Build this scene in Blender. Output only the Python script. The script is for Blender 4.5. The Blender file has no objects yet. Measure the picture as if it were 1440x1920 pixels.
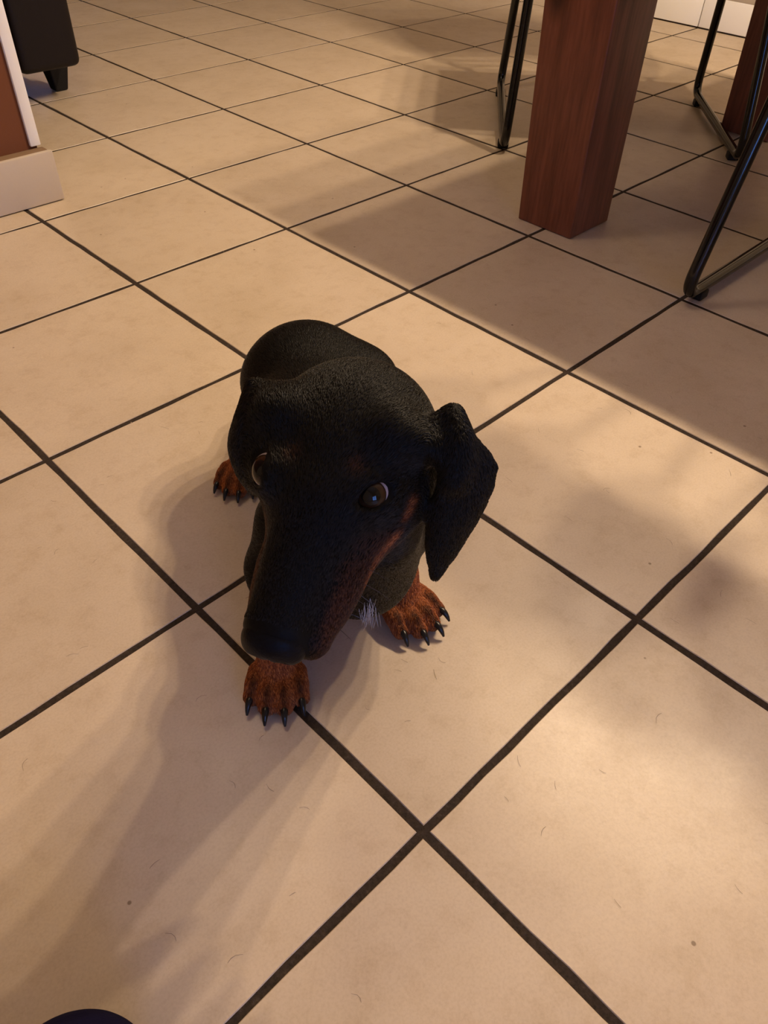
import bpy, bmesh, math, random
import numpy as np
from mathutils import Vector, Matrix

SC = bpy.context.scene
COL = SC.collection
T = 0.33                       # one floor tile in metres; layout below is in tile units

# ------------------------------------------------------------------ camera
cam_d = bpy.data.cameras.new('camera')
cam = bpy.data.objects.new('camera', cam_d); COL.objects.link(cam)
cam_d.sensor_width = 36.0
cam_d.lens = 1452.8 * 36.0 / 1920.0
cam_d.clip_start = 0.02
_r = Vector((0.71445861, -0.69921282, 0.02550151)); _u = Vector((0.47206871, 0.50862282, 0.72003747)); _b = Vector((-0.51643009, -0.5023985, 0.69346644))
M = Matrix((( _r.x, _u.x, _b.x, -0.70813725*T), (_r.y, _u.y, _b.y, -0.50884268*T), (_r.z, _u.z, _b.z, 1.95758138*T), (0, 0, 0, 1)))
cam.matrix_world = M
SC.camera = cam

# ------------------------------------------------------------------ world, exposure
w = bpy.data.worlds.new('dusk'); SC.world = w; w.use_nodes = True
bg = w.node_tree.nodes['Background']
bg.inputs['Color'].default_value = (0.12, 0.24, 0.62, 1); bg.inputs['Strength'].default_value = 15.0
SC.view_settings.view_transform = 'Standard'; SC.view_settings.look = 'None'
SC.view_settings.exposure = 0.17; SC.view_settings.gamma = 1.0
SC.view_settings.use_curve_mapping = False
LAMP_WARM = (1.0, 0.75, 0.50)
BULB_WATT = 38.5
BULB_Y = (-0.2, 0.4, 0.95, 1.5)    # bulbs of the bar pendant over the table
LAMP_X, LAMP_Z = 4.6, 5.45
CEIL_Z = 7.6
FILL_WATT = 20.0               # added overhead fill lamp, out of view

# ------------------------------------------------------------------ helpers
def link(name, me, mat=None, parent=None, loc=None):
    o = bpy.data.objects.new(name, me); COL.objects.link(o)
    if mat is not None:
        me.materials.clear(); me.materials.append(mat)
    if parent is not None: o.parent = parent
    if loc is not None: o.location = loc
    return o
def empty(name, loc=(0, 0, 0), rz=0.0):
    o = bpy.data.objects.new(name, None); COL.objects.link(o)
    o.location = Vector(loc)*T; o.rotation_euler = (0, 0, rz); o.empty_display_size = .05
    return o
def tag(o, label=None, cat=None, group=None, kind=None):
    if label: o['label'] = label
    if cat: o['category'] = cat
    if group: o['group'] = group
    if kind: o['kind'] = kind
    return o
def smooth(me, ang=None):
    for p in me.polygons: p.use_smooth = True
    if ang is not None:
        bm = bmesh.new(); bm.from_mesh(me)
        for e in bm.edges:
            if len(e.link_faces) == 2 and e.calc_face_angle(0) > ang: e.smooth = False
        bm.to_mesh(me); bm.free()
    return me
def pyme(name, v, f):
    me = bpy.data.meshes.new(name); me.from_pydata([tuple(x) for x in v], [], f); me.update(); return me
def box_me(name, lo, hi, bev=0.0, seg=2, scale=T):
    bm = bmesh.new(); bmesh.ops.create_cube(bm, size=1.0)
    lo = Vector(lo)*scale; hi = Vector(hi)*scale
    for v in bm.verts:
        v.co = Vector([lo[k] + (v.co[k]+.5)*(hi[k]-lo[k]) for k in range(3)])
    if bev > 0:
        bmesh.ops.bevel(bm, geom=bm.edges[:], offset=bev*scale, segments=seg, profile=.6, affect='EDGES')
    me = bpy.data.meshes.new(name); bm.to_mesh(me); bm.free()
    if bev > 0 and seg > 1: smooth(me, math.radians(40))
    return me
def bend(pts, rad, n=6):
    """round the corners of a polyline"""
    pts = [Vector(p) for p in pts]; out = [pts[0]]
    for i in range(1, len(pts)-1):
        a, b, c = pts[i-1], pts[i], pts[i+1]
        d1 = (a-b); d2 = (c-b); r = min(rad, d1.length*.45, d2.length*.45)
        p1 = b + d1.normalized()*r; p2 = b + d2.normalized()*r
        for k in range(n+1):
            t = k/n; out.append(p1*(1-t)**2 + b*2*t*(1-t) + p2*t*t)
    out.append(pts[-1]); return out
def tube_me(name, pts, r, seg=14, caps=True, scale=T, into=None):
    """r may be a number or a list per point"""
    pts = [Vector(p)*scale for p in pts]; n = len(pts)
    rr = [(r[i] if isinstance(r, (list, tuple)) else r)*scale for i in range(n)]
    V, F = ([], []) if into is None else into
    base0 = len(V)
    tan = [(pts[min(i+1, n-1)]-pts[max(i-1, 0)]).normalized() for i in range(n)]
    ref = Vector((0, 0, 1)) if abs(tan[0].z) < .9 else Vector((1, 0, 0))
    u = tan[0].cross(ref).normalized()
    for i in range(n):
        u = (u - tan[i]*u.dot(tan[i])).normalized(); vv = tan[i].cross(u)
        for k in range(seg):
            a = 2*math.pi*k/seg
            V.append(pts[i] + (u*math.cos(a)+vv*math.sin(a))*rr[i])
    for i in range(n-1):
        for k in range(seg):
            a = base0+i*seg+k; b = base0+i*seg+(k+1) % seg
            F.append((a, b, b+seg, a+seg))
    if caps:
        F.append(tuple(base0+k for k in reversed(range(seg)))); F.append(tuple(base0+(n-1)*seg+k for k in range(seg)))
    if into is not None: return None
    return smooth(pyme(name, V, F), math.radians(50))
def lathe_me(name, prof, seg=32, scale=T):
    V, F = [], []
    for (r, z) in prof:
        for k in range(seg):
            a = 2*math.pi*k/seg; V.append((r*math.cos(a)*scale, r*math.sin(a)*scale, z*scale))
    for i in range(len(prof)-1):
        for k in range(seg):
            a = i*seg+k; b = i*seg+(k+1) % seg; F.append((a, b, b+seg, a+seg))
    return smooth(pyme(name, V, F), math.radians(40))

# ------------------------------------------------------------------ materials
def mat(name, col=(.5, .5, .5), rough=.5, spec=.5, metal=0.0):
    m = bpy.data.materials.new(name); m.use_nodes = True
    b = m.node_tree.nodes['Principled BSDF']
    b.inputs['Base Color'].default_value = (*col, 1); b.inputs['Roughness'].default_value = rough
    b.inputs['Specular IOR Level'].default_value = spec; b.inputs['Metallic'].default_value = metal
    return m
def nd(m, typ, **kw):
    n = m.node_tree.nodes.new(typ)
    for k, v in kw.items(): setattr(n, k, v)
    return n
def lk(m, a, b): m.node_tree.links.new(a, b)
def bsdf(m): return m.node_tree.nodes['Principled BSDF']
def coords(m, scale=(1, 1, 1), kind='Object'):
    tc = nd(m, 'ShaderNodeTexCoord'); mp = nd(m, 'ShaderNodeMapping'); mp.inputs['Scale'].default_value = scale
    lk(m, tc.outputs[kind], mp.inputs['Vector']); return mp.outputs['Vector']
def noise(m, vec, scale, detail=4, rough=.55):
    n = nd(m, 'ShaderNodeTexNoise'); n.inputs['Scale'].default_value = scale; n.inputs['Detail'].default_value = detail
    n.inputs['Roughness'].default_value = rough; lk(m, vec, n.inputs['Vector']); return n.outputs['Fac']
def ramp(m, fac, stops):
    r = nd(m, 'ShaderNodeValToRGB'); el = r.color_ramp.elements
    while len(el) < len(stops): el.new(.5)
    for e, (p, c) in zip(el, stops):
        e.position = p; e.color = (*c, 1) if len(c) == 3 else c
    lk(m, fac, r.inputs['Fac']); return r.outputs['Color']
def mix(m, fac, a, b, mode='MIX'):
    n = nd(m, 'ShaderNodeMix', data_type='RGBA', blend_type=mode)
    if isinstance(fac, (int, float)): n.inputs[0].default_value = fac
    else: lk(m, fac, n.inputs[0])
    for s, i in ((a, 6), (b, 7)):
        if isinstance(s, tuple): n.inputs[i].default_value = (*s, 1)
        else: lk(m, s, n.inputs[i])
    return n.outputs[2]
def bump(m, h, strength=.2, dist=.002):
    b = nd(m, 'ShaderNodeBump'); b.inputs['Strength'].default_value = strength; b.inputs['Distance'].default_value = dist
    lk(m, h, b.inputs['Height']); lk(m, b.outputs['Normal'], bsdf(m).inputs['Normal'])
def math_(m, op, a, b=None):
    n = nd(m, 'ShaderNodeMath', operation=op)
    for s, i in ((a, 0), (b, 1)):
        if s is None: continue
        if isinstance(s, (int, float)): n.inputs[i].default_value = s
        else: lk(m, s, n.inputs[i])
    return n.outputs[0]

def make_tile_mat():
    m = mat('glazed_stoneware', (.5, .4, .3), .42, .45)
    geo = nd(m, 'ShaderNodeNewGeometry'); oi = nd(m, 'ShaderNodeObjectInfo')
    off = nd(m, 'ShaderNodeVectorMath', operation='MULTIPLY_ADD')       # each tile gets its own clouding
    cmb = nd(m, 'ShaderNodeCombineXYZ'); lk(m, oi.outputs['Random'], cmb.inputs[2])
    lk(m, cmb.outputs[0], off.inputs[0]); off.inputs[1].default_value = (0, 0, 37); lk(m, geo.outputs['Position'], off.inputs[2])
    v = off.outputs[0]
    cloud = noise(m, v, 7.0, 5, .6)
    c = ramp(m, cloud, [(.28, (.478, .390, .292)), (.52, (.530, .438, .336)), (.74, (.556, .466, .364))])
    streak = noise(m, v, 38, 6, .7)
    s = ramp(m, streak, [(.32, (.90, .875, .84)), (.5, (1, 1, 1)), (.8, (1.0, 1.0, 1.0))])
    c = mix(m, 1.0, c, s, 'MULTIPLY')
    grain = noise(m, v, 420, 2, .5)
    g = ramp(m, grain, [(.25, (.90, .88, .86)), (.55, (1, 1, 1)), (.8, (1.05, 1.05, 1.05))])
    c = mix(m, .8, c, g, 'MULTIPLY')
    # sparse dark specks in the glaze
    vo = nd(m, 'ShaderNodeTexVoronoi'); vo.inputs['Scale'].default_value = 34; lk(m, v, vo.inputs['Vector'])
    sp = ramp(m, vo.outputs['Distance'], [(.0, (1, 1, 1)), (.05, (1, 1, 1)), (.075, (0, 0, 0))])
    sel = nd(m, 'ShaderNodeSeparateColor'); lk(m, vo.outputs['Color'], sel.inputs[0])
    few = math_(m, 'GREATER_THAN', sel.outputs[0], .93)
    spf = math_(m, 'MULTIPLY', sp, few); spf = math_(m, 'MULTIPLY', spf, .75)
    c = mix(m, spf, c, (.12, .07, .035))
    rnd = ramp(m, oi.outputs['Random'], [(0, (.955, .95, .945)), (1, (1.03, 1.03, 1.03))])
    c = mix(m, 1.0, c, rnd, 'MULTIPLY')
    lk(m, c, bsdf(m).inputs['Base Color'])
    rr = ramp(m, cloud, [(.3, (.46, .46, .46)), (.7, (.34, .34, .34))]); lk(m, rr, bsdf(m).inputs['Roughness'])
    bump(m, mix(m, .5, noise(m, v, 160, 3), noise(m, v, 12, 2)), .10, .002)
    return m
TILE = make_tile_mat()
def make_grout():
    m = mat('dark_grout', (.05, .035, .025), .9, .2)
    v = coords(m); n = noise(m, v, 260, 4, .7)
    c = ramp(m, n, [(.3, (.020, .014, .011)), (.6, (.042, .030, .023)), (.80, (.08, .06, .048))])
    vo = nd(m, 'ShaderNodeTexVoronoi'); vo.inputs['Scale'].default_value = 150; lk(m, v, vo.inputs['Vector'])
    sel = nd(m, 'ShaderNodeSeparateColor'); lk(m, vo.outputs['Color'], sel.inputs[0])
    f = math_(m, 'MULTIPLY', math_(m, 'GREATER_THAN', sel.outputs[0], .97), math_(m, 'LESS_THAN', vo.outputs['Distance'], .13))
    c = mix(m, f, c, (.35, .27, .20)); lk(m, c, bsdf(m).inputs['Base Color']); bump(m, n, .5, .002)
    return m
GROUT = make_grout()
def make_wood(name, dark, light, knot, axis_scale):
    m = mat(name, light, .42, .35)
    v = coords(m, axis_scale, 'Object')
    n1 = noise(m, v, 9, 6, .6); n2 = noise(m, v, 46, 4, .6)
    c = ramp(m, n1, [(.3, dark), (.5, light), (.72, tuple(x*1.25 for x in light))])
    c = mix(m, .55, c, ramp(m, n2, [(.35, (.55, .5, .48)), (.6, (1, 1, 1))]), 'MULTIPLY')
    vk = coords(m, (1, 1, .45), 'Object')
    vo = nd(m, 'ShaderNodeTexVoronoi'); vo.inputs['Scale'].default_value = 13; lk(m, vk, vo.inputs['Vector'])
    kf = ramp(m, vo.outputs['Distance'], [(.0, (1, 1, 1)), (.16, (.85, .85, .85)), (.34, (0, 0, 0))])
    sel = nd(m, 'ShaderNodeSeparateColor'); lk(m, vo.outputs['Color'], sel.inputs[0])
    kf = math_(m, 'MULTIPLY', kf, math_(m, 'GREATER_THAN', sel.outputs[1], .50))
    c = mix(m, kf, c, knot)
    lk(m, c, bsdf(m).inputs['Base Color']); bump(m, n2, .12, .001)
    return m
WOOD = make_wood('oiled_pine', (.105, .034, .016), (.185, .058, .027), (.030, .010, .005), (4, 4, .35))
WOODTOP = make_wood('oiled_pine_top', (.115, .048, .024), (.185, .080, .042), (.035, .012, .006), (4, .35, 4))
METAL = mat('black_lacquer_steel', (.0025, .0025, .003), .13, .45)
_n = noise(METAL, coords(METAL), 300, 2); bump(METAL, _n, .04, .0005)
PLASTIC = mat('black_plastic', (.007, .007, .008), .55, .25)
SEATM = mat('black_woven_leather', (.012, .010, .009), .55, .4)
bump(SEATM, noise(SEATM, coords(SEATM), 220, 3), .3, .001)
LEATHER = mat('dark_brown_leather', (.008, .0055, .0065), .5, .22)
bump(LEATHER, noise(LEATHER, coords(LEATHER), 90, 4), .25, .002)
def plaster(name, col, s=60):
    m = mat(name, col, .85, .2); v = coords(m)
    c = ramp(m, noise(m, v, 3, 4), [(.3, tuple(x*.93 for x in col)), (.7, col)]); lk(m, c, bsdf(m).inputs['Base Color'])
    bump(m, noise(m, v, s, 3), .15, .002); return m
WALLM = plaster('cream_plaster', (.42, .355, .29)); CEILM = plaster('white_ceiling', (.50, .47, .42)); BROWNW = plaster('brown_paint', (.150, .055, .026), 120)
WHITE = plaster('white_paint', (.86, .85, .85), 200)
MORTAR = plaster('mortar', (.20, .13, .08), 300)
SKIRT = plaster('skirting_tile', (.50, .43, .36), 250); bsdf(SKIRT).inputs['Roughness'].default_value = .45
NAVY = mat('navy_felt', (.008, .007, .032), .95, .08)
bump(NAVY, noise(NAVY, coords(NAVY), 400, 3), .5, .001)
RUBBER = mat('dark_rubber', (.015, .014, .016), .8, .3)
SHADE = mat('black_shade', (.02, .02, .02), .5, .5)
PANE = bpy.data.materials.new('dusk_glass'); PANE.use_nodes = True
PANE.node_tree.nodes.clear()
_g = nd(PANE, 'ShaderNodeBsdfGlossy'); _g.inputs['Roughness'].default_value = .02; _t = nd(PANE, 'ShaderNodeBsdfTransparent')
_t.inputs['Color'].default_value = (.9, .95, 1, 1)
_m = nd(PANE, 'ShaderNodeMixShader'); _m.inputs[0].default_value = .06; _o = nd(PANE, 'ShaderNodeOutputMaterial')
lk(PANE, _t.outputs[0], _m.inputs[1]); lk(PANE, _g.outputs[0], _m.inputs[2]); lk(PANE, _m.outputs[0], _o.inputs[0])
def bulb_mat(name, col, s):
    m = bpy.data.materials.new(name); m.use_nodes = True; m.node_tree.nodes.clear()
    e = nd(m, 'ShaderNodeEmission'); e.inputs[0].default_value = (*col, 1); e.inputs[1].default_value = s
    o = nd(m, 'ShaderNodeOutputMaterial'); lk(m, e.outputs[0], o.inputs[0]); return m

# ------------------------------------------------------------------ room shell
X0, X1, Y0, Y1 = -5.0, 8.55, -7.0, 13.0
def struct(name, me, m, label=None):
    o = link(name, me, m); o['kind'] = 'structure'
    if label: o['label'] = label
    return o
floor = struct('floor', box_me('floor', (X0, Y0, -.5), (X1, Y1, -.0035)), GROUT, 'beige square floor tiles laid in dark brown grout')
rng = random.Random(5)
def tile_mesh(seed):
    """a square tile with slightly wandering, softly rounded edges"""
    rg = random.Random(seed); gx, gy = .0125, .0110; n = 9; ring = []
    lo = (gx, gy); hi = (1-gx, 1-gy)
    def wob(a): return rg.uniform(-1, 1)*a
    for k in range(n): ring.append((lo[0]+(hi[0]-lo[0])*(k/n), lo[1]+(wob(.0022) if k else 0)))
    for k in range(n): ring.append((hi[0]+(wob(.0022) if k else 0), lo[1]+(hi[1]-lo[1])*(k/n)))
    for k in range(n): ring.append((hi[0]-(hi[0]-lo[0])*(k/n), hi[1]+(wob(.0022) if k else 0)))
    for k in range(n): ring.append((lo[0]+(wob(.0022) if k else 0), hi[1]-(hi[1]-lo[1])*(k/n)))
    V, F = [], []; N = len(ring)
    for (ins, z) in ((0, -.012), (0, -.0025), (.0022, 0.0)):
        for (x, y) in ring:
            V.append(((x+(.5-x)*ins*2)*T, (y+(.5-y)*ins*2)*T, z*T))
    for l in range(2):
        for k in range(N):
            a = l*N+k; b = l*N+(k+1) % N; F.append((a, b, b+N, a+N))
    F.append(tuple(2*N+k for k in range(N)))
    return pyme('tile', V, F)
tile_meshes = [tile_mesh(s) for s in range(6)]
for me in tile_meshes: me.materials.append(TILE)
WX, WY = 1.247, 4.20                                   # end corner of the brown wall stub
for i in range(-5, 9):
    for j in range(-7, 13):
        if i < 1 and j >= 5: continue                 # behind the brown wall, out of sight
        me = tile_meshes[rng.randrange(6)]
        if i == 8:                                    # cut row along the far wall
            me = me.copy()
            for v in me.vertices: v.co.x = min(v.co.x, .515*T)
        o = bpy.data.objects.new('tile', me); COL.objects.link(o); o.parent = floor
        o.location = (i*T, j*T, rng.uniform(-.0012, .0)*T)
ceiling = struct('ceiling', box_me('ceiling', (X0, Y0, CEIL_Z), (X1, Y1, CEIL_Z+.3)), CEILM)
struct('wall_far', box_me('wall_far', (X1, Y0, -.3), (X1+.5, Y1, CEIL_Z)), WALLM, 'cream plaster wall behind the dining table')
struct('wall_behind', box_me('wall_behind', (X0-.5, Y0, -.3), (X0, Y1, CEIL_Z)), WALLM)
def wall_with_hole(name, y, th, hx0, hx1, hz0, hz1, m):
    V, F = [], []
    bm = bmesh.new()
    for lo, hi in (((X0, y, -.3), (hx0, y+th, CEIL_Z)), ((hx1, y, -.3), (X1, y+th, CEIL_Z)), ((hx0, y, -.3), (hx1, y+th, hz0)), ((hx0, y, hz1), (hx1, y+th, CEIL_Z))):
        me = box_me('piece', lo, hi); bm.from_mesh(me); bpy.data.meshes.remove(me)
    me = bpy.data.meshes.new(name); bm.to_mesh(me); bm.free(); return struct(name, me, m)
def window(n, y, th, hx0, hx1, hz0, hz1):
    win = empty('window_%d' % n, ((hx0+hx1)/2, y+th/2, hz0)); win['kind'] = 'structure'
    c = Vector(win.location)
    def part(nm, lo, hi, m, bev=.02):
        me = box_me(nm, lo, hi, bev); o = link(nm, me, m, win); me.transform(Matrix.Translation(-c)); return o
    yy = y+th*.5
    for lo, hi in (((hx0, yy-.1, hz0), (hx0+.18, yy+.1, hz1)), ((hx1-.18, yy-.1, hz0), (hx1, yy+.1, hz1)), ((hx0+.18, yy-.1, hz0), (hx1-.18, yy+.1, hz0+.18)), ((hx0+.18, yy-.1, hz1-.18), (hx1-.18, yy+.1, hz1)), (((hx0+hx1)/2-.1, yy-.1, hz0+.18), ((hx0+hx1)/2+.1, yy+.1, hz1-.18))):
        part('window_frame', lo, hi, WHITE)
    part('pane', (hx0+.15, yy-.015, hz0+.15), (hx1-.15, yy+.015, hz1-.15), PANE, 0)
W1 = (-4.7, -1.3, .5, 4.2)
W2 = (4.55, 5.3, 1.1, 2.5)  # unseen window, added and sized to reflect blue under the armchair
wall_with_hole('wall_right', Y0-.5, .5, *W1, WALLM); window(1, Y0-.5, .5, *W1)
wall_with_hole('wall_back', Y1, .5, *W2, WALLM); window(2, Y1, .5, *W2)

bf = struct('baseboard_far', box_me('baseboard_far', (X1-.012, Y0, .0), (X1, Y1, .28)), MORTAR, 'pale tile skirting along the far wall')
for q in range(-3, 12):
    link('skirting_tile', box_me('skirting_tile', (X1-.030, q+.006, .012), (X1-.012, q+.994, .29), .004), WHITE, bf)
# brown wall stub on the left with its white corner profile and tiled skirting
struct('wall_left', box_me('wall_left', (X0, WY+.115, -.2), (WX-.04, WY+.62, CEIL_Z)), BROWNW, 'dark brown painted wall end on the left')
struct('trim_1', box_me('trim_1', (1.165, WY+.098, .297), (WX-.018, WY+.64, CEIL_Z), .008), WHITE, 'white painted corner strip on the brown wall')
skirt = struct('baseboard_left', box_me('baseboard_left', (X0, WY+.035, -.005), (WX-.004, WY+.114, .265)), MORTAR, 'tile skirting along the brown wall')
sk = []
x = WX
while x > X0+1.2:
    me = box_me('skirting_tile', (x-.992, WY, .004), (x, WY+.034, .290), .012); o = link('skirting_tile', me, SKIRT, skirt); x -= 1.0
cap = link('mortar_bed', box_me('mortar_bed', (X0, WY+.034, .262), (WX-.01, WY+.114, .284), .006), MORTAR, skirt)

# ------------------------------------------------------------------ dining table
TX0, TX1, TY1, TY0 = 3.14, 6.02, 2.19, -3.4
table = tag(empty('dining_table', ((TX0+TX1)/2, (TY0+TY1)/2, 0)), 'wooden dining table on thick square reddish brown legs', 'table')
tc = Vector(table.location)
def tpart(nm, lo, hi, m, bev=.015):
    me = box_me(nm, lo, hi, bev, 3); me.transform(Matrix.Translation(-tc))
    c = sum((Vector(b) for b in [v.co for v in me.vertices]), Vector())/len(me.vertices)
    me.transform(Matrix.Translation(-c)); return link(nm, me, m, table, c)
LW = .385
for (lx, ly) in ((TX0, TY1-LW), (TX1-LW, TY1-LW), (TX0, TY0), (TX1-LW, TY0)):
    lg = tpart('leg', (lx, ly, .001), (lx+LW, ly+LW, 2.12), WOOD, .010)
    for v in lg.data.vertices:
        if v.co.z > 0 and (v.co.y > 0) == (ly > 0): v.co.y += .07*T*(1 if ly > 0 else -1)
tpart('tabletop', (TX0-.02, TY0-.09, 2.121), (TX1+.02, TY1+.09, 2.28), WOODTOP)
tpart('apron', (TX0+LW, TY1-.16, 1.84), (TX1-LW, TY1-.08, 2.12), WOODTOP, .005)
tpart('apron', (TX0+LW, TY0+.08, 1.84), (TX1-LW, TY0+.16, 2.12), WOODTOP, .005)
tpart('apron', (TX0+.08, TY0+LW, 1.84), (TX0+.16, TY1-LW, 2.12), WOODTOP, .005)
tpart('apron', (TX1-.16, TY0+LW, 1.84), (TX1-.08, TY1-LW, 2.12), WOODTOP, .005)

# ------------------------------------------------------------------ sled chairs
def sled_chair(loc, rz, label, L=1.53, W=1.69, R=.032, tilt=.06, lean=.22, back_h=2.79, skew=0.0, back_lo=2.34, back_in=.22):
    """local frame: runner along x from 0 (front) to L (rear), y = 0 and y = -W are the two runners"""
    root = tag(empty('sled_chair', loc, rz), label, 'chair', 'black metal sled chairs around the dining table')
    SH = 1.34
    for s in (0, 1):
        y = -.03 if s == 0 else -(W-.03); k = -1 if s == 0 else 1
        yt = y + k*tilt*SH
        q0 = skew*s
        pts = bend([(lean*SH, yt, SH), (q0, y, R+.022), (L+q0, y, R+.022), (L-lean*SH, yt, SH)], .14, 8)
        fr = link('side_frame', tube_me('side_frame', pts, R), METAL, root)
        for gx in (.17+q0, L-.17+q0):
            me = box_me('glide', (gx-.04, y-.038, .0005), (gx+.04, y+.038, .045), .008)
            link('glide', me, PLASTIC, fr)
    ya, yb = -.03-tilt*SH, -(W-.03)+tilt*SH
    for xx in (lean*SH+.02, L-lean*SH-.02):
        link('cross_bar', tube_me('cross_bar', [(xx, ya, SH), (xx, yb, SH)], R*.9), METAL, root)
    # seat shell: shallow dished slab
    sx0, sx1 = lean*SH-.08, L-lean*SH+.12; V, F = [], []; n = 10
    for i in range(n+1):
        for j in range(n+1):
            u = i/n; v = j/n; x = sx0+(sx1-sx0)*u; yy = ya+.06+(yb-ya-.12)*v
            z = SH+.045 - .06*math.sin(math.pi*u)*math.sin(math.pi*v) - (.05*(1-u*4)**2 if u < .25 else 0)
            V.append((x*T, yy*T, z*T))
    for i in range(n):
        for j in range(n):
            a = i*(n+1)+j; F.append((a, a+n+1, a+n+2, a+1))
    me = smooth(pyme('seat', V, F)); st = link('seat', me, SEATM, root)
    md = st.modifiers.new('thick', 'SOLIDIFY'); md.thickness = .05*T; md.offset = 0
    # backrest shell leaning back from the rear of the seat
    V, F = [], []
    for i in range(n+1):
        for j in range(n+1):
            u = i/n; v = j/n
            z = back_lo+(back_h-back_lo)*u; nar = back_in+.06*(2*u-1)**2
            yy = ya-nar+(yb-ya+2*nar)*v; g = (z-SH)/(back_h-SH)
            x = sx1-.02+.30*g + .14*(1-(2*v-1)**2)
            V.append((x*T, yy*T, z*T))
    for i in range(n):
        for j in range(n):
            a = i*(n+1)+j; F.append((a, a+1, a+n+2, a+n+1))
    me = smooth(pyme('backrest', V, F)); bk = link('backrest', me, SEATM, root)
    md = bk.modifiers.new('thick', 'SOLIDIFY'); md.thickness = .05*T; md.offset = 0
    for y in (ya-back_in-.12, yb+back_in+.12):
        link('back_post', tube_me('back_post', bend([(L-lean*SH-.05, y, SH), (sx1-.01, y, SH+.10), (sx1+.30, y, back_h-.08)], .1), R*.8), METAL, root)
    return root
# unseen backs, shaped for their shadows: near chair padded top rail, askew one full
# chair pushed in at the near long side of the table: its runner starts at (2.98, 0.97), seat faces +x
sled_chair((2.915+1.45, .985-1.45, 0), math.pi, 'black sled chair pushed in beside the near table leg, one front tube shining blue', L=1.45, W=1.45, tilt=.03, lean=.24)
ang = math.radians(40.3)
sled_chair((3.885, 2.955, 0), ang, 'black sled chair turned askew behind the thick table leg', L=1.56, W=1.69, skew=.03, back_h=2.70, back_lo=1.52, back_in=.04, tilt=.055, lean=.20)

# ------------------------------------------------------------------ pendant lamp over the table
lamp = tag(empty('pendant_lamp', (LAMP_X, .65, CEIL_Z)), 'black bar pendant with warm bulbs hanging over the dining table', 'lamp')
def lpart(nm, me, m, par=lamp, at=(0, 0, 0)): return link(nm, me, m, par, Vector(at)*T)
dz = LAMP_Z-CEIL_Z
lpart('canopy', lathe_me('canopy', [(.001, 0), (.32, 0), (.32, -.06), (.28, -.10), (.001, -.10)]), SHADE)
lpart('rod', tube_me('rod', [(0, 0, -.1), (0, 0, dz+.60)], .03), SHADE)
lpart('bar', tube_me('bar', [(0, -1.4, dz+.58), (0, 1.4, dz+.58)], .045), SHADE)
BULB = bulb_mat('warm_bulb', LAMP_WARM, 60.0)
for by in BULB_Y:
    y = by-.65
    sh = lpart('socket', lathe_me('socket', [(.001, .56), (.05, .56), (.05, .30), (.07, .28), (.07, .10), (.001, .10)]), SHADE, at=(0, y, dz))
    b = link('bulb', lathe_me('bulb', [(.001, -.065), (.03, -.055), (.055, -.02), (.06, .02), (.045, .07), (.03, .10)], 20), BULB, sh)
    ld = bpy.data.lights.new('bulb_light', 'POINT'); ld.energy = BULB_WATT; ld.color = LAMP_WARM; ld.shadow_soft_size = .024
    lo = bpy.data.objects.new('bulb_light', ld); COL.objects.link(lo); lo.parent = lamp; lo.location = Vector((0, y, dz-.10))*T

# ------------------------------------------------------------------ added fill lamp, unseen, built as a frosted ceiling dome
dome = tag(empty('fill_lamp', (.9, 3.4, CEIL_Z)), 'added fill lamp shaped as a round frosted dome above the open tiled floor', 'lamp')
link('base_ring', lathe_me('base_ring', [(.001, -.001), (.50, -.001), (.50, -.08), (.46, -.09)]), SHADE, dome)
link('diffuser', lathe_me('diffuser', [(.45, -.085), (.42, -.16), (.32, -.22), (.18, -.25), (.001, -.26)]), bulb_mat('fill_glow', LAMP_WARM, 4.0), dome)
ld = bpy.data.lights.new('fill_light', 'POINT'); ld.energy = FILL_WATT; ld.color = LAMP_WARM; ld.shadow_soft_size = .13
lo = bpy.data.objects.new('fill_light', ld); COL.objects.link(lo); lo.parent = dome; lo.location = (0, 0, -.50*T)

# ------------------------------------------------------------------ armchair beyond the brown wall
arm = tag(empty('leather_armchair', (1.2, 6.6, 0)), 'dark brown leather armchair on short tapered legs behind the brown wall', 'armchair')
ac = Vector(arm.location)
def apart(nm, lo, hi, m, bev):
    me = box_me(nm, lo, hi, bev, 5); me.transform(Matrix.Translation(-ac)); return link(nm, me, m, arm)
AX1, AY0 = 2.34, 5.88
apart('base', (AX1-1.95, AY0+.02, .24), (AX1-.44, AY0+2.3, .62), LEATHER, .06)
apart('armrest', (AX1-.48, AY0-.03, .235), (AX1, AY0+2.1, 1.85), LEATHER, .07)
apart('armrest', (AX1-2.40, AY0-.03, .235), (AX1-1.92, AY0+2.1, 1.85), LEATHER, .07)
apart('seat_cushion', (AX1-1.92, AY0-.02, .60), (AX1-.48, AY0+1.8, 1.28), LEATHER, .10)
apart('backrest', (AX1-2.42, AY0+1.80, .5), (AX1+.02, AY0+2.35, 2.6), LEATHER, .10)
for lx in (AX1-.165, AX1-2.15):
    for ly in (AY0+.22, AY0+1.95):
        V = []; 
        for (h, s) in ((.001, .052), (.26, .095)):
            for dx, dy in ((-1, -1), (1, -1), (1, 1), (-1, 1)): V.append(((lx+.1+dx*s)*T-ac.x, (ly+.13+dy*s)*T-ac.y, h*T))
        me = pyme('leg', V, [(3, 2, 1, 0), (4, 5, 6, 7), (0, 1, 5, 4), (1, 2, 6, 5), (2, 3, 7, 6), (3, 0, 4, 7)])
        lg = link('leg', me, PLASTIC, arm); bv = lg.modifiers.new('bev', 'BEVEL'); bv.width = .012*T; bv.segments = 2

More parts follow.
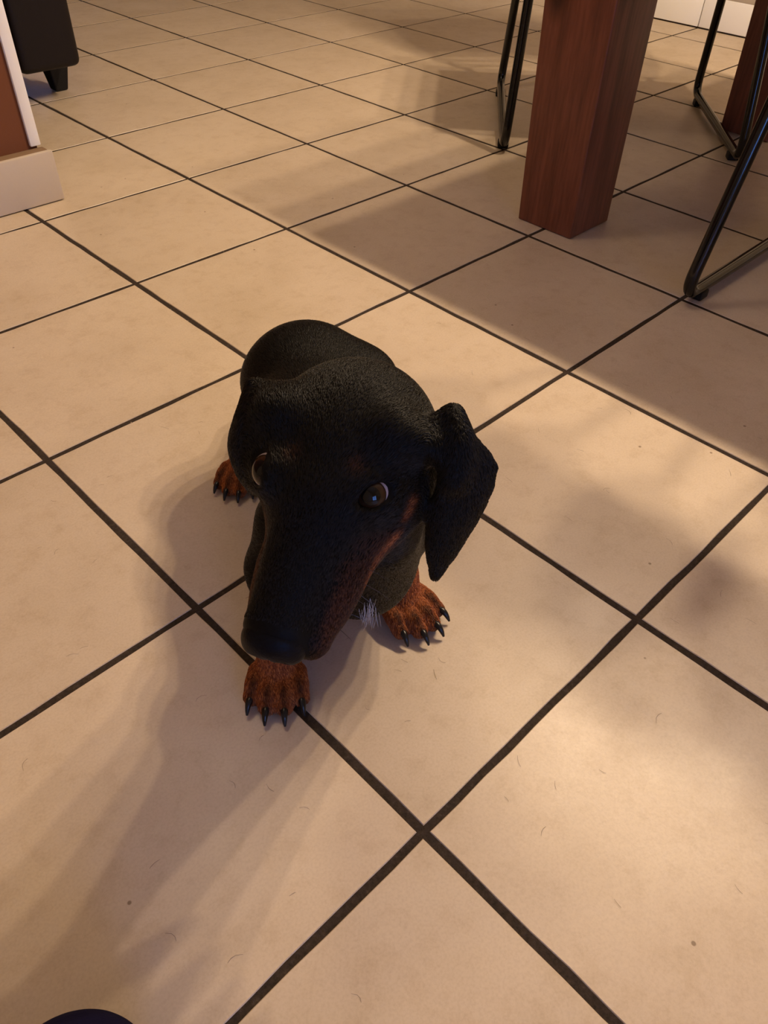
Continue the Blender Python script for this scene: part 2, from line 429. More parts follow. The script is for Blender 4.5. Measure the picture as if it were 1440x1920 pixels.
# ------------------------------------------------------------------ the dog: one implicit surface, meshed by surface nets
def unit(v): v = np.asarray(v, float); return v/np.linalg.norm(v)
HB = np.array((-0.0388, 0.3194, 1.0084))                   # between the brows
hm = unit((-0.709, -0.404, -0.578))                         # muzzle direction
_n = np.array((-0.358, -0.524, 0.774)); _n = unit(_n-hm*(_n@hm)); _s = np.cross(_n, hm)
_ph = math.radians(18)
hn = _n*math.cos(_ph)-_s*math.sin(_ph); hs = np.cross(hn, hm)   # head up, head left
HR = np.stack([hm, hs, hn])                                 # world -> head rows
def H(a, b, c): return HB+hm*a+hs*b+hn*c
DF = unit((-.43, -.90, 0)); DL = np.array((-DF[1], DF[0], 0))    # dog forward, dog left

class Field:
    def __init__(self, lo, hi, h):
        self.h = h; self.lo = np.array(lo, float)
        self.n = np.ceil((np.array(hi)-self.lo)/h).astype(int)+1
        self.f = np.full(self.n, .12, np.float32)
    def sub(self, lo, hi, pad):
        a = np.clip(np.floor((np.array(lo)-pad-self.lo)/self.h).astype(int), 0, self.n); b = np.clip(np.ceil((np.array(hi)+pad-self.lo)/self.h).astype(int)+1, 0, self.n)
        sl = tuple(slice(x, y) for x, y in zip(a, b))
        ax = [self.lo[i]+self.h*np.arange(a[i], b[i]) for i in range(3)]
        return sl, np.stack(np.meshgrid(*ax, indexing='ij'), -1).astype(np.float32)
    def add(self, d, sl, k, cut=False):
        a = self.f[sl]
        if cut:
            d = -d; hh = np.maximum(k-np.abs(a-d), 0)/k; self.f[sl] = np.maximum(a, d)+hh*hh*k*.25
        else:
            hh = np.maximum(k-np.abs(a-d), 0)/k; self.f[sl] = np.minimum(a, d)-hh*hh*k*.25
    def ell(self, c, r, rot=None, k=.05, cut=False):
        c = np.array(c, float); r = np.array(r, float); R = max(r)
        sl, P = self.sub(c-R, c+R, k+.02); q = P-c.astype(np.float32)
        if rot is not None: q = q@np.asarray(rot, np.float32).T
        k0 = np.sqrt(((q/r)**2).sum(-1)); k1 = np.sqrt(((q/(r*r))**2).sum(-1))+1e-6
        self.add(k0*(k0-1)/k1, sl, k, cut)
    def cone(self, a, b, ra, rb, k=.05, cut=False, flat=None):
        a = np.array(a, float); b = np.array(b, float); R = max(ra, rb)
        sl, P = self.sub(np.minimum(a, b)-R, np.maximum(a, b)+R, k+.02)
        ab = b-a; pa = P-a.astype(np.float32)
        if flat is not None:                              # flatten along a unit axis by a factor
            ax, fac = np.array(flat[0], np.float32), flat[1]
            pa = pa+(pa@ax)[..., None]*ax*(fac-1); ab = ab+ax*(ab@ax)*(fac-1)
        t = np.clip((pa@ab.astype(np.float32))/(ab@ab), 0, 1)
        d = np.sqrt(((pa-t[..., None]*ab.astype(np.float32))**2).sum(-1))-(ra+(rb-ra)*t)
        self.add(d, sl, k, cut)
    def sheet(self, rows, th, k=.03):
        """rows of points -> thick curved flap"""
        rows = np.array(rows, float); nr, nc = rows.shape[:2]; pts = rows.reshape(-1, 3)
        sl, P = self.sub(pts.min(0)-.03, pts.max(0)+.03, k); sh = P.shape[:3]; Q = P.reshape(-1, 3)
        best = np.full(len(Q), .2, np.float32)
        for i in range(nr-1):
            for j in range(nc-1):
                for tri in ((rows[i, j], rows[i+1, j], rows[i+1, j+1]), (rows[i, j], rows[i+1, j+1], rows[i, j+1])):
                    a, b, c = [np.array(x, np.float32) for x in tri]
                    lo = np.minimum(np.minimum(a, b), c)-.07; hi = np.maximum(np.maximum(a, b), c)+.07
                    idx = np.nonzero(((Q > lo) & (Q < hi)).all(1))[0]
                    if len(idx) == 0: continue
                    p = Q[idx]; ba = b-a; cb = c-b; ac_ = a-c; nor = np.cross(ba, ac_)
                    if nor@nor < 1e-12: continue
                    pa, pb, pc = p-a, p-b, p-c
                    ins = (np.sign(pa@np.cross(ba, nor))+np.sign(pb@np.cross(cb, nor))+np.sign(pc@np.cross(ac_, nor))) < 2
                    def seg(pp, e):
                        t = np.clip((pp@e)/(e@e+1e-9), 0, 1); v = pp-t[:, None]*e; return (v*v).sum(1)
                    d2 = np.where(ins, np.minimum(np.minimum(seg(pa, ba), seg(pb, cb)), seg(pc, ac_)), (pa@nor)**2/(nor@nor))
                    best[idx] = np.minimum(best[idx], np.sqrt(d2))
        self.add((best-th).reshape(sh), sl, k)
    def mesh(self):
        """naive surface nets"""
        f = self.f; s = f < 0
        n = np.array(f.shape)
        c = [(i, j, k) for i in (0, 1) for j in (0, 1) for k in (0, 1)]
        def cv(a, o): return a[o[0]:n[0]-1+o[0], o[1]:n[1]-1+o[1], o[2]:n[2]-1+o[2]]
        cnt = sum(cv(s, o).astype(np.int8) for o in c)
        act = np.nonzero((cnt > 0) & (cnt < 8)); ids = np.full(n-1, -1, np.int64); ids[act] = np.arange(len(act[0]))
        base = np.stack(act, 1).astype(float); vals = [cv(f, o)[act].astype(float) for o in c]
        acc = np.zeros_like(base); num = np.zeros(len(base))
        for x in range(8):
            for y in range(x+1, 8):
                if sum(abs(c[x][m]-c[y][m]) for m in range(3)) != 1: continue
                fa, fb = vals[x], vals[y]; cr = (fa < 0) != (fb < 0)
                t = np.where(cr, fa/np.where(cr, fa-fb, 1), 0)
                p = np.array(c[x])+t[:, None]*(np.array(c[y])-np.array(c[x])); acc[cr] += p[cr]; num += cr
        V = self.lo+self.h*(base+acc/num[:, None])
        F = []
        for ax in range(3):
            o = [0, 0, 0]; o[ax] = 1; e1, e2 = [m for m in range(3) if m != ax]
            a = s[:n[0]-o[0], :n[1]-o[1], :n[2]-o[2]]; b = s[o[0]:, o[1]:, o[2]:]
            ed = np.stack(np.nonzero(a != b), 1); ok = (ed[:, e1] > 0) & (ed[:, e2] > 0) & (ed[:, e1] < n[e1]-1) & (ed[:, e2] < n[e2]-1); ed = ed[ok]
            ins = a[tuple(ed.T)]
            def cell(d1, d2):
                q = ed.copy(); q[:, e1] -= d1; q[:, e2] -= d2; return ids[tuple(q.T)]
            q = np.stack([cell(1, 1), cell(0, 1), cell(0, 0), cell(1, 0)], 1)
            if ax == 1: ins = ~ins
            q[~ins] = q[~ins][:, ::-1]; F.append(q)
        return V, np.concatenate(F)

def mesh_np(name, V, F, scale=T):
    me = bpy.data.meshes.new(name); me.vertices.add(len(V)); me.vertices.foreach_set('co', (V*scale).astype(np.float32).ravel())
    me.loops.add(len(F)*4); me.loops.foreach_set('vertex_index', F.astype(np.int32).ravel())
    me.polygons.add(len(F)); me.polygons.foreach_set('loop_start', (np.arange(len(F))*4).astype(np.int32))
    me.update(calc_edges=True); me.validate()
    me.polygons.foreach_set('use_smooth', np.ones(len(me.polygons), bool)); return me
def relax(V, F, it=4, lam=.5):
    for _ in range(it):
        acc = np.zeros_like(V); c = np.zeros(len(V))
        for a in range(4):
            b = (a+1) % 4
            np.add.at(acc, F[:, a], V[F[:, b]]); np.add.at(acc, F[:, b], V[F[:, a]]); np.add.at(c, F[:, a], 1); np.add.at(c, F[:, b], 1)
        V = V+lam*(acc/np.maximum(c, 1)[:, None]-V)
    return V
def sstep(a, b, x):
    t = np.clip((x-a)/(b-a), 0, 1); return t*t*(3-2*t)

EAR_LEFT = [[[0.1875, 0.2518, 1.0703], [0.2648, 0.2431, 1.0639]], [[0.1698, 0.2106, 1.0273], [0.2546, 0.1949, 1.0358]], [[0.1583, 0.1891, 0.9743], [0.292, 0.157, 0.964]], [[0.1442, 0.1938, 0.8951], [0.2629, 0.1462, 0.8913]], [[0.1368, 0.1932, 0.8171], [0.2165, 0.1529, 0.8039]], [[0.1393, 0.1808, 0.7522], [0.1769, 0.1613, 0.7445]], [[0.1477, 0.1738, 0.7246], [0.1542, 0.1675, 0.7248]]]
EAR_RIGHT = [[[0.0542, 0.5949, 1.0177], [0.0445, 0.5119, 1.0657]], [[0.0182, 0.6051, 0.9838], [-0.0019, 0.482, 1.0384]], [[-0.0039, 0.5948, 0.9455], [-0.0303, 0.4714, 0.9806]], [[-0.0191, 0.5707, 0.9022], [-0.0462, 0.4779, 0.9303]], [[-0.0243, 0.5576, 0.8601], [-0.04, 0.505, 0.868]], [[-0.0298, 0.5469, 0.8338], [-0.0318, 0.5362, 0.839]]]
def flap(ends, bulge, nc=6, up=2, inset=0.0):
    rows = []
    for i, (a, b) in enumerate(ends):
        a = np.array(a); b = np.array(b); row = []
        e = b-a; le = np.linalg.norm(e); q = min(inset, le*.45)/le; a, b = a+e*q, b-e*q
        for j in range(nc):
            t = j/(nc-1); row.append(a+(b-a)*t+np.array(bulge[i])*math.sin(math.pi*t)**.8)
        rows.append(row)
    rows = np.array(rows); out = []                        # Catmull-Rom refinement down the ear
    n = len(rows)
    for i in range(n-1):
        p0, p1, p2, p3 = rows[max(i-1, 0)], rows[i], rows[i+1], rows[min(i+2, n-1)]
        for q in range(up):
            t = q/up; out.append(.5*((2*p1)+(p2-p0)*t+(2*p0-5*p1+4*p2-p3)*t*t+(3*p1-p0-3*p2+p3)*t**3))
    out.append(rows[-1]); return out

EYE_R = .037
EYES = {'left': np.array((0.0485, 0.2643, 0.9650)), 'right': H(-.014, -.108, -.046)}
EYE_AX = {'left': unit(np.array((-.475, -.579, .663))+.35*hs), 'right': unit(hn*.62-hs*.75+hm*.2)}
claws = []
def paw(F, wrist, ctr, fwd, s=1.0, wid=.055):
    fwd = unit((*fwd, 0)); lat = np.array((-fwd[1], fwd[0], 0)); c = np.array((*ctr, 0.0)); z = np.array((0, 0, 1.0))
    F.cone(wrist, c-fwd*.005*s+z*.058*s, .058*s, .060*s, .05)
    F.ell(c+z*.034*s-fwd*.010*s, (.070*s, .074*s, .034*s), np.stack([fwd, lat, z]), .030)
    for q, (o, reach) in enumerate(((-1.12, .058), (-.40, .092), (.38, .095), (1.10, .062))):
        dirv = unit(fwd+lat*o*.20)
        k0 = c+lat*o*wid*s+fwd*(reach-.055)*s+z*.058*s; k1 = c+lat*o*wid*1.12*s+fwd*reach*s+dirv*.022*s+z*.032*s
        F.cone(k0, k1, .0265*s, .0262*s, .0075)
        F.ell((k0+k1)/2+z*.010*s, (.034*s, .0245*s, .026*s), np.stack([dirv, np.cross(z, dirv), z]), .010)
        claws.append((k1+dirv*.020*s+z*.002*s, dirv, s))

F = Field((-.50, -.02, -.02), (1.18, 1.86, 1.24), .0095)
up = np.array((0, 0, 1.0))
BR = np.stack([DF, DL, up])
# trunk
F.cone((.32, .68, .43), (.532, 1.03, .42), .168, .174, .08)
F.cone((.532, 1.03, .42), (.715, 1.275, .415), .174, .170, .08)
F.ell((.315, .592, .430), (.150, .148, .203), BR, .08)
F.ell((.722, 1.288, .405), (.18, .222, .178), BR, .08)
F.ell((.52, .95, .35), (.34, .145, .13), BR, .08)
# neck and throat
F.cone(H(-.15, .012, -.19), (.32, .60, .54), .153, .165, .10)
F.cone(H(-.06, .04, -.23), (.24, .50, .43), .115, .140, .10)
# skull and face in the head frame
def he(a, b, c, ra, rb, rc, k=.05, cut=False): F.ell(H(a, b, c), (ra, rb, rc), HR, k, cut)
he(-.125, 0, -.135, .155, .165, .130, .06)
he(-.03, 0, -.110, .13, .115, .100, .06)
for b in (-1, 1):
    he(-.06, b*.098, -.165, .12, .072, .085, .06)
F.cone(H(.03, -.004, -.095), H(.240, -.026, -.088), .088, .062, .05)
F.cone(H(.01, .01, -.175), H(.22, -.012, -.160), .085, .045, .05)
for b in (-1, 1):
    F.cone(H(.05, b*.062, -.165), H(.20, b*.052-.012, -.150), .062, .045, .04)
    F.cone(H(.16, b*.052-.010, -.140), H(.275, b*.044-.016, -.128), .050, .043, .03)
he(.278, -.028, -.082, .034, .062, .048, .025)
F.cone(H(-.05, -.095, -.13), (-.015, .545, .95), .060, .045, .05)
for q in (0, 1):                                             # lids closing round the eyeballs
    F.ell(EYES[('left', 'right')[q]]-EYE_AX[('left', 'right')[q]]*.010, (.050, .050, .050), None, .035)
# ears
F.cone(H(-.13, .115, -.055), H(-.125, .175, -.060), .055, .030, .04)
F.cone(H(-.13, -.120, -.045), H(-.125, -.165, -.10), .055, .030, .05)
EAR_FOLD = [[[0.2147, 0.2337, 1.089], [0.251, 0.2272, 1.0781]], [[0.1893, 0.2085, 1.069], [0.239, 0.1889, 1.0515]], [[0.171, 0.1911, 1.0385], [0.2267, 0.1712, 1.0194]], [[0.1599, 0.1777, 1.0076], [0.2122, 0.1617, 0.983]], [[0.1596, 0.1722, 0.9846], [0.1946, 0.1623, 0.9602]]]
F.sheet(flap(EAR_FOLD, [(-.006, -.006, .008)]*5, inset=.016), .0115, .012)
F.sheet(flap(EAR_LEFT, [(-.005, -.005, .005), (-.005, -.005, .005), (-.010, -.010, .005), (-.015, -.015, .0), (-.01, -.01, 0), (0, 0, 0), (0, 0, 0)], inset=.012), .0125, .03)
F.sheet(flap(EAR_RIGHT, [(-.03, .02, .03), (-.04, .0, .02), (-.04, .0, .01), (-.03, .0, 0), (-.01, 0, 0), (0, 0, 0)], inset=.010), .0125, .03)
# legs
F.cone((.20, .73, .44), (.150, .755, .28), .10, .078, .07); F.cone((.150, .755, .28), (.068, .665, .12), .074, .054, .05)
F.cone((.465, .578, .44), (.478, .632, .28), .137, .10, .07); F.cone((.475, .66, .28), (.500, .602, .12), .074, .054, .05)
paw(F, (.064, .662, .12), (.020, .608), (-.67, -.73), .96)
paw(F, (.500, .602, .12), (.474, .544), (-.10, -.99), .99)
F.cone((.65, 1.29, .38), (.575, 1.20, .27), .12, .075, .07); F.cone((.575, 1.20, .27), (.575, 1.415, .17), .066, .046, .05)
F.cone((.87, 1.16, .38), (.83, 1.06, .27), .13, .085, .07); F.cone((.83, 1.06, .27), (.92, 1.24, .17), .075, .05, .05)
paw(F, (.560, 1.425, .15), (.486, 1.405), (-.80, -.60), .88)
paw(F, (.915, 1.235, .15), (.87, 1.15), (-.40, -.92), .88)
# tail, dropped behind the rump
tp = [np.array(p) for p in ((.80, 1.41, .42), (.88, 1.54, .34), (.94, 1.64, .23), (.99, 1.71, .14))]
for q in range(3): F.cone(tp[q], tp[q+1], .052-.011*q, .041-.011*q, .03)
# eye openings
slit = unit(.88*np.array((0.71445861, -0.69921282, 0.02550151))+.48*np.array((0.47206871, 0.50862282, 0.72003747)))
gaze = unit(np.array((-.475, -.579, .663))+.18*hs)
for side, ec in EYES.items():
    ax = EYE_AX[side]; sl_ = slit if side == 'left' else unit(hm*.8-hs*.2-hn*.1)
    sl_ = unit(sl_-ax*(sl_@ax)); vt = np.cross(ax, sl_)
    F.ell(ec+ax*.034-sl_*.006, (.0390, .0200, .030), np.stack([sl_, vt, ax]), .008, True)
# nothing below the floor
F.f[:, :, :int((0.003-F.lo[2])/F.h)+1] = np.maximum(F.f[:, :, :int((0.003-F.lo[2])/F.h)+1], .004)
V, Q = F.mesh(); V = relax(V, Q, 2, .5); V[:, 2] = np.maximum(V[:, 2], .002)
dog = tag(empty('dachshund', (.35, .80, 0)), 'black and tan dachshund standing on the tiles with its head turned towards its right paw', 'dog')
dc = np.array((.35, .80, 0.0))
body_me = mesh_np('body', V-dc, Q)
# coat markings: tan feet, muzzle sides dimmed for shade, cheek stripe, brow dots
L = (V-HB)@HR.T; a, b, c = L[:, 0], L[:, 1], L[:, 2]
rg = np.random.default_rng(3)
jit = .012*np.sin(V[:, 0]*61+V[:, 1]*37)*np.sin(V[:, 2]*53+V[:, 1]*29)
head = sstep(.62, .70, V[:, 2])
mz = sstep(-.060, -.135, c+jit+.30*np.maximum(.10-a, 0))*sstep(-.02, .07, a+jit)*head
mz = np.maximum(mz, sstep(.046, .062, np.abs(b)+jit*.5)*sstep(.10, .18, a)*sstep(-.07, -.10, c)*head)
def near_seg(p, q):
    p = np.array(p); e = np.array(q)-p; t = np.clip(((L-p)@e)/(e@e), 0, 1); return np.linalg.norm(L-p-t[:, None]*e, axis=1)
stripe = np.maximum(np.exp(-(near_seg((.050, .138, -.138), (.150, .102, -.155))/.013)**2), .7*np.exp(-(near_seg((-.020, .162, -.104), (.012, .154, -.118))/.010)**2))
mz = np.maximum(mz*.20*sstep(.150, .125, np.abs(b))*sstep(-.30, -.27, c), stripe)  # muzzle tan weakened in colour to stand for the shade on it
dot = np.maximum(np.exp(-(((a+.045)/.016)**2+((np.abs(b)-.062)/.016)**2)), 0)*.10*head
leg = sstep(.185, .135, V[:, 2]+jit)*(1-head)
ctrd = np.minimum(np.hypot(V[:, 0]-.32, V[:, 1]-.66), np.hypot(V[:, 0]-.62, V[:, 1]-1.1))
leg = leg*np.maximum(sstep(.16, .22, ctrd), sstep(.13, .09, V[:, 2]))*sstep(1.60, 1.55, V[:, 1])
tan = np.clip(np.maximum(np.maximum(mz, leg), dot), 0, 1)
pencil = np.zeros(len(V))
for (p, d, s) in claws:                                        # dark pencil marks running up the toes
    q = V-(p-d*.03*s); al = q@d; pr_ = np.sqrt(np.maximum((q[:, :2]**2).sum(1)-(q[:, :2]@d[:2])**2, 0))
    pencil = np.maximum(pencil, np.exp(-(pr_/(.009*s))**2)*sstep(-.055, -.02, al)*sstep(.05, .02, al)*sstep(.0, .03, V[:, 2]))
for nm, arr in (('tan', tan*(1-.75*pencil)),):
    at = body_me.attributes.new(nm, 'FLOAT', 'POINT'); at.data.foreach_set('value', arr.astype(np.float32))

FUR = mat('short_black_and_tan_coat', (.01, .01, .01), .6, .10)
_at = nd(FUR, 'ShaderNodeAttribute', attribute_name='tan'); _v = coords(FUR)
_nz = noise(FUR, _v, 55, 5, .65); _fine = noise(FUR, coords(FUR, (1, 1, .35)), 520, 3, .6)
_blk = ramp(FUR, _fine, [(.3, (.0022, .0020, .0020)), (.7, (.0050, .0045, .0042))])
_tan = ramp(FUR, _fine, [(.28, (.060, .017, .006)), (.55, (.15, .042, .013)), (.8, (.26, .088, .030))])
_edge = math_(FUR, 'ADD', _at.outputs['Fac'], math_(FUR, 'MULTIPLY', math_(FUR, 'SUBTRACT', _nz, .5), .14))
_f = ramp(FUR, _edge, [(.08, (0, 0, 0)), (.92, (1, 1, 1))])
lk(FUR, mix(FUR, _f, _blk, _tan), bsdf(FUR).inputs['Base Color'])
bsdf(FUR).inputs['Roughness'].default_value = .60
bsdf(FUR).inputs['Sheen Weight'].default_value = .02; bsdf(FUR).inputs['Sheen Roughness'].default_value = .35
bsdf(FUR).inputs['Sheen Tint'].default_value = (1, .85, .7, 1)
bump(FUR, mix(FUR, .5, _fine, _nz), .14, .001)
body = link('body', body_me, FUR, dog)

# eyes
EYEM = mat('dark_brown_eye', (.02, .01, .006), .03, .32)
_tc = nd(EYEM, 'ShaderNodeTexCoord'); _nr = nd(EYEM, 'ShaderNodeVectorMath', operation='NORMALIZE'); lk(EYEM, _tc.outputs['Object'], _nr.inputs[0])
_sx = nd(EYEM, 'ShaderNodeSeparateXYZ'); lk(EYEM, _nr.outputs[0], _sx.inputs[0])
_c = ramp(EYEM, _sx.outputs['Z'], [(0.0, (.50, .44, .46)), (.58, (.46, .38, .40)), (.63, (.008, .005, .004)), (.70, (.042, .020, .010)), (.86, (.025, .011, .006)), (.89, (.003, .003, .003))])
lk(EYEM, _c, bsdf(EYEM).inputs['Base Color'])
for side, ec in EYES.items():
    bm = bmesh.new(); bmesh.ops.create_uvsphere(bm, u_segments=32, v_segments=20, radius=EYE_R*T)
    me = bpy.data.meshes.new('eye'); bm.to_mesh(me); bm.free(); smooth(me)
    e = link('eye', me, EYEM, dog); zz = gaze if side == 'left' else unit(EYE_AX['right']*.6-np.array((.475, .579, -.663))*.5)
    zz = unit(zz-(.24*slit if side == 'left' else 0)); xx = unit(np.cross((0, 0, 1), zz)); yy = np.cross(zz, xx)
    mt = Matrix((( xx[0], yy[0], zz[0], 0), (xx[1], yy[1], zz[1], 0), (xx[2], yy[2], zz[2], 0), (0, 0, 0, 1))); mt.translation = Vector(ec-dc)*T
    e.matrix_local = mt
# nose leather with nostrils
N = Field(H(.29, 0, -.09)-.10, H(.29, 0, -.09)+.10, .0045)
def ne(a, b, c, r, k=.02, cut=False): N.ell(H(a, b, c), r, HR, k, cut)
NB = -.029
ne(.292, NB, -.084, (.042, .061, .050)); ne(.306, NB+.030, -.102, (.028, .033, .030)); ne(.306, NB-.030, -.102, (.028, .033, .030)); ne(.300, NB, -.125, (.024, .018, .024))
for q in (-1, 1): ne(.338, NB+q*.028, -.094, (.016, .011, .009), .006, True)
ne(.342, NB, -.095, (.012, .003, .03), .006, True)
nv, nq = N.mesh(); nv = relax(nv, nq, 2, .5)
NOSEM = mat('damp_nose_leather', (.0042, .0042, .006), .5, .09)
_vo = nd(NOSEM, 'ShaderNodeTexVoronoi'); _vo.inputs['Scale'].default_value = 520; lk(NOSEM, coords(NOSEM), _vo.inputs['Vector']); bump(NOSEM, _vo.outputs['Distance'], .25, .0006)
link('nose', mesh_np('nose', nv-dc, nq), NOSEM, dog)
# claws
CLAW = mat('black_claw', (.008, .0075, .009), .30, .35)
for (p, d, s) in claws:
    pts = []; rr = []
    for q in range(7):
        t = q/6; pts.append(Vector(p-dc+d*(t*.044*s-.012)+up*(.004+.012*math.sin(t*2.2)-.034*t*t)*s)); pts[-1].z = max(pts[-1].z, .006); rr.append((.0095*(1-t)**.6+.0035)*s)
    link('claw', tube_me('claw', pts, rr, 10), CLAW, dog)
# whiskers and the white hairs on the breast
HAIRB = mat('whisker', (.05, .035, .03), .4, .5); HAIRW = mat('white_hair', (.42, .41, .42), .5, .3)
rw = random.Random(4)
for sd in (-1, 1):
    for q in range(7):
        st = H(.12+.020*q+rw.uniform(-.01, .01), sd*(.098-.0060*q), -.135-.008*(q % 3)); ln = rw.uniform(.04, .075)
        dv = unit(hs*sd*1.0+hm*rw.uniform(-.15, .35)-hn*rw.uniform(.0, .5)); dr = unit(dv-up*.5)
        pts = [Vector(st-dc+dv*ln*t+(dr-dv)*ln*t*t*.6) for t in (0, .25, .5, .75, 1)]
        link('whisker', tube_me('whisker', pts, [.0008, .0007, .0006, .0004, .0002], 5), HAIRB, dog)
# the coat itself: short strands lying along the body
COAT = mat('coat_strands', (.004, .004, .004), .42, .20)
_ca = nd(COAT, 'ShaderNodeAttribute', attribute_name='tan'); _cr = nd(COAT, 'ShaderNodeAttribute', attribute_name='shade')
_cb = ramp(COAT, _cr.outputs['Fac'], [(0, (.0022, .0020, .0020)), (1, (.0060, .0052, .0046))])
_ct = ramp(COAT, _cr.outputs['Fac'], [(0, (.11, .027, .008)), (.6, (.255, .066, .017)), (1, (.48, .165, .052))])
lk(COAT, mix(COAT, _ca.outputs['Fac'], _cb, _ct), bsdf(COAT).inputs['Base Color'])
NH = 400000
body_me.update(); nrm = np.zeros(len(V)*3, np.float32)
if len(body_me.vertices) == len(V): body_me.vertices.foreach_get('normal', nrm)
nrm = nrm.reshape(-1, 3)
tri = np.concatenate([Q[:, [0, 1, 2]], Q[:, [0, 2, 3]]])
ar = np.linalg.norm(np.cross(V[tri[:, 1]]-V[tri[:, 0]], V[tri[:, 2]]-V[tri[:, 0]]), axis=1)
pk = tri[rg.choice(len(tri), NH, p=ar/ar.sum())]; w1, w2 = rg.random(NH), rg.random(NH); fl = w1+w2 > 1; w1[fl] = 1-w1[fl]; w2[fl] = 1-w2[fl]
bw = np.stack([1-w1-w2, w1, w2], 1)[:, :, None]
hp = (V[pk]*bw).sum(1); hno = (nrm[pk]*bw).sum(1); hno /= np.linalg.norm(hno, axis=1, keepdims=True)+1e-9
htan = (np.clip(tan*(1-.75*pencil), 0, 1)[pk]*bw[:, :, 0]).sum(1)
hl = (hp-HB)@HR.T
hw = sstep(.60, .72, hp[:, 2])[:, None]; ear = (sstep(.15, .19, np.abs(hl[:, 1])))[:, None]*hw
lw = sstep(.28, .20, hp[:, 2])[:, None]
fh = -hm[None]+hs[None]*np.clip(hl[:, 1:2]*5, -.8, .8)*(hl[:, 0:1] < .05)
fb = np.broadcast_to(-DF+np.array((0, 0, -.45)), hp.shape); fe = np.broadcast_to(np.array((0, 0, -1.0)), hp.shape); ff = np.broadcast_to(np.array((0, 0, -.9))+DF*.5, hp.shape)
fd = fb*(1-hw)*(1-lw)+ff*lw*(1-hw)+fh*hw*(1-ear)+fe*ear
fd = fd+rg.normal(0, .15, fd.shape)
fd = fd-hno*(fd*hno).sum(1, keepdims=True); fd /= np.linalg.norm(fd, axis=1, keepdims=True)+1e-9
ln = (.019*(1-hw[:, 0])+.0110*hw[:, 0])*(1-.35*lw[:, 0])*rg.uniform(.6, 1.15, NH); ln *= 1-.45*sstep(.05, .2, hl[:, 0])*hw[:, 0]
keep = (hp[:, 2] > .012)
for ec in EYES.values(): keep &= np.linalg.norm(hp-ec, axis=1) > .046
keep &= ~((hl[:, 0] > .268) & (hl[:, 2] > -.13) & (np.abs(hl[:, 1]+.029) < .07))
hp, hno, fd, ln, htan = hp[keep], hno[keep], fd[keep], ln[keep], htan[keep]; NK = len(hp)
tt = np.array((0, .34, .67, 1.0)); rise = np.array((-.03, .11, .12, .06))
pts = (hp-dc)[:, None, :]+fd[:, None, :]*(ln[:, None]*tt)[:, :, None]+hno[:, None, :]*(ln[:, None]*rise)[:, :, None]
hc = bpy.data.hair_curves.new('coat'); hc.add_curves([4]*NK)
hc.attributes['position'].data.foreach_set('vector', (pts*T).astype(np.float32).ravel())
ra = hc.attributes.get('radius') or hc.attributes.new('radius', 'FLOAT', 'POINT')
ra.data.foreach_set('value', np.tile(np.array((.00085, .0008, .0006, .0002))*T, NK).astype(np.float32))
for nm, ar_ in (('tan', htan), ('shade', rg.random(NK))):
    at = hc.attributes.new(nm, 'FLOAT', 'CURVE'); at.data.foreach_set('value', ar_.astype(np.float32))
hc.materials.append(COAT)
coat = bpy.data.objects.new('coat', hc); COL.objects.link(coat); coat.parent = dog; coat['kind'] = 'stuff'
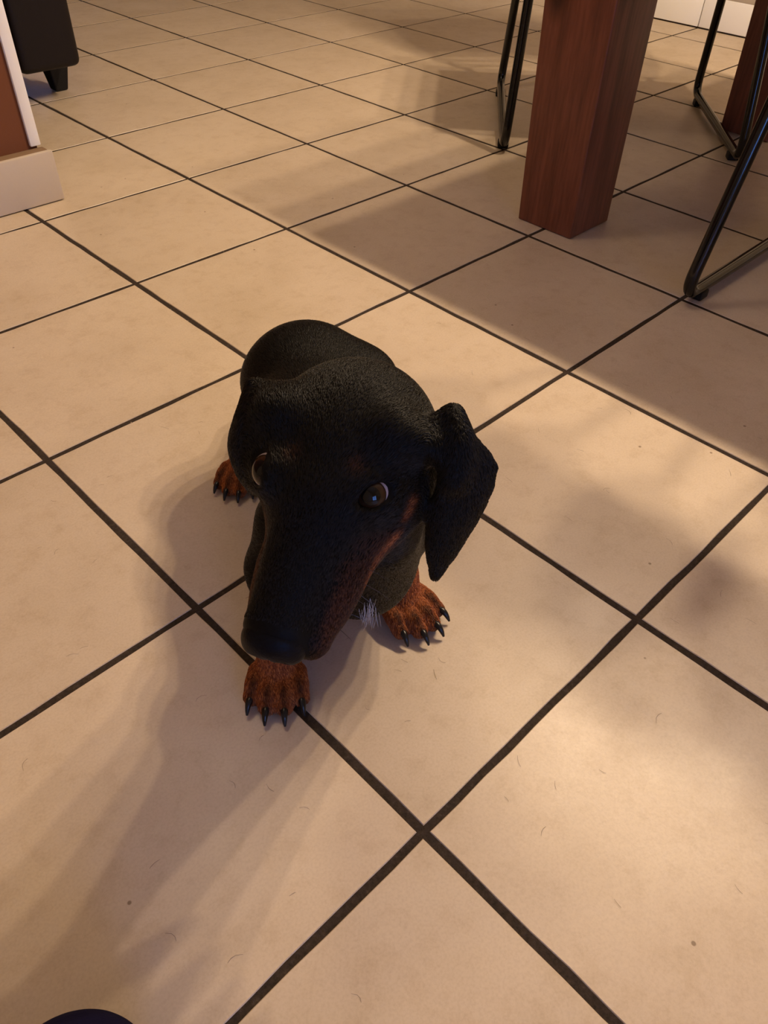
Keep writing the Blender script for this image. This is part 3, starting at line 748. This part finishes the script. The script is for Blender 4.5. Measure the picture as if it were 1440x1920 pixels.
# white hairs on the breast
tuft = ([], [])
for q in range(55):
    gz = rw.gauss(0, .030); st = np.array((.158, .376, .430))+np.array((rw.gauss(0, .009)-gz*.22, rw.gauss(0, .009)-gz*.22, gz))
    near = V[np.argmin(((V-st)**2).sum(1))]; nn = nrm[np.argmin(((V-st)**2).sum(1))]
    dv = np.array((rw.gauss(0, .10), rw.gauss(0, .10), -1.0)); dv = unit(dv-nn*(dv@nn)+nn*.15); l0 = rw.uniform(.04, .085)
    tube_me('tuft', [Vector(near-dc+dv*l0*t+nn*(.006+.004*math.sin(t*3))) for t in (0, .35, .7, 1)], [.0007, .0007, .0006, .0002], 4, into=tuft)
tf = link('breast_hair', smooth(pyme('breast_hair', *tuft)), HAIRW, dog); tf['kind'] = 'stuff'; tf['label'] = 'few white hairs on the black breast'


# short dark hairs the dog has shed on the tiles
rh = random.Random(12); shed = ([], [])
for q in range(110):
    px_, py_ = rh.uniform(-.9, 2.2), rh.uniform(-.7, 1.9); an = rh.uniform(0, math.pi); cu = rh.uniform(-1, 1); l0 = rh.uniform(.014, .042)
    if abs(px_-round(px_)) < .05 or abs(py_-round(py_)) < .05: continue
    tube_me('hair', [Vector((px_+math.cos(an+cu*t)*l0*t, py_+math.sin(an+cu*t)*l0*t, .0012)) for t in (0, .3, .6, 1)], [.0003, .00035, .0003, .0002], 4, into=shed)
tag(link('shed_hair', pyme('shed_hair', *shed), HAIRB), 'short dark dog hairs shed across the beige tiles', 'hair', kind='stuff')

# ------------------------------------------------------------------ slipper toe in front of the photographer
S = Field((-.30, -.75, -.02), (.30, .25, .36), .010)
S.cone((0, .05, .10), (0, -.50, .12), .150, .115, .06, flat=((0, 0, 1), .95))
S.ell((0, .03, .09), (.155, .17, .12), None, .06)
S.cone((0, -.45, .22), (0, -.55, .24), .105, .11, .06)
S.ell((0, -.50, .34), (.085, .15, .16), None, .02, True)
S.f[:, :, :int((.04-S.lo[2])/S.h)+1] = np.maximum(S.f[:, :, :int((.04-S.lo[2])/S.h)+1], .004)
sv, sq = S.mesh(); sv = relax(sv, sq, 3, .5)
slip = tag(empty('slipper', (-.944, .034, 0), math.radians(-45)), 'dark navy felt slipper, only its rounded toe showing at the lower left edge', 'slipper')
link('upper', mesh_np('upper', sv, sq), NAVY, slip)
ring = []
for k in range(40):
    t = 2*math.pi*k/40; yy = math.sin(t); wy = .165*(1-.18*max(0, -yy)); ring.append((wy*math.cos(t)*(1-.10*max(0, -yy)), -.215+.43*yy))
V3 = [(x*T, y*T, z*T) for z in (.002, .045) for x, y in ring]
link('sole', pyme('sole', V3, [tuple(reversed(range(40))), tuple(range(40, 80))]+[(k, (k+1) % 40, 40+(k+1) % 40, 40+k) for k in range(40)]), RUBBER, slip)
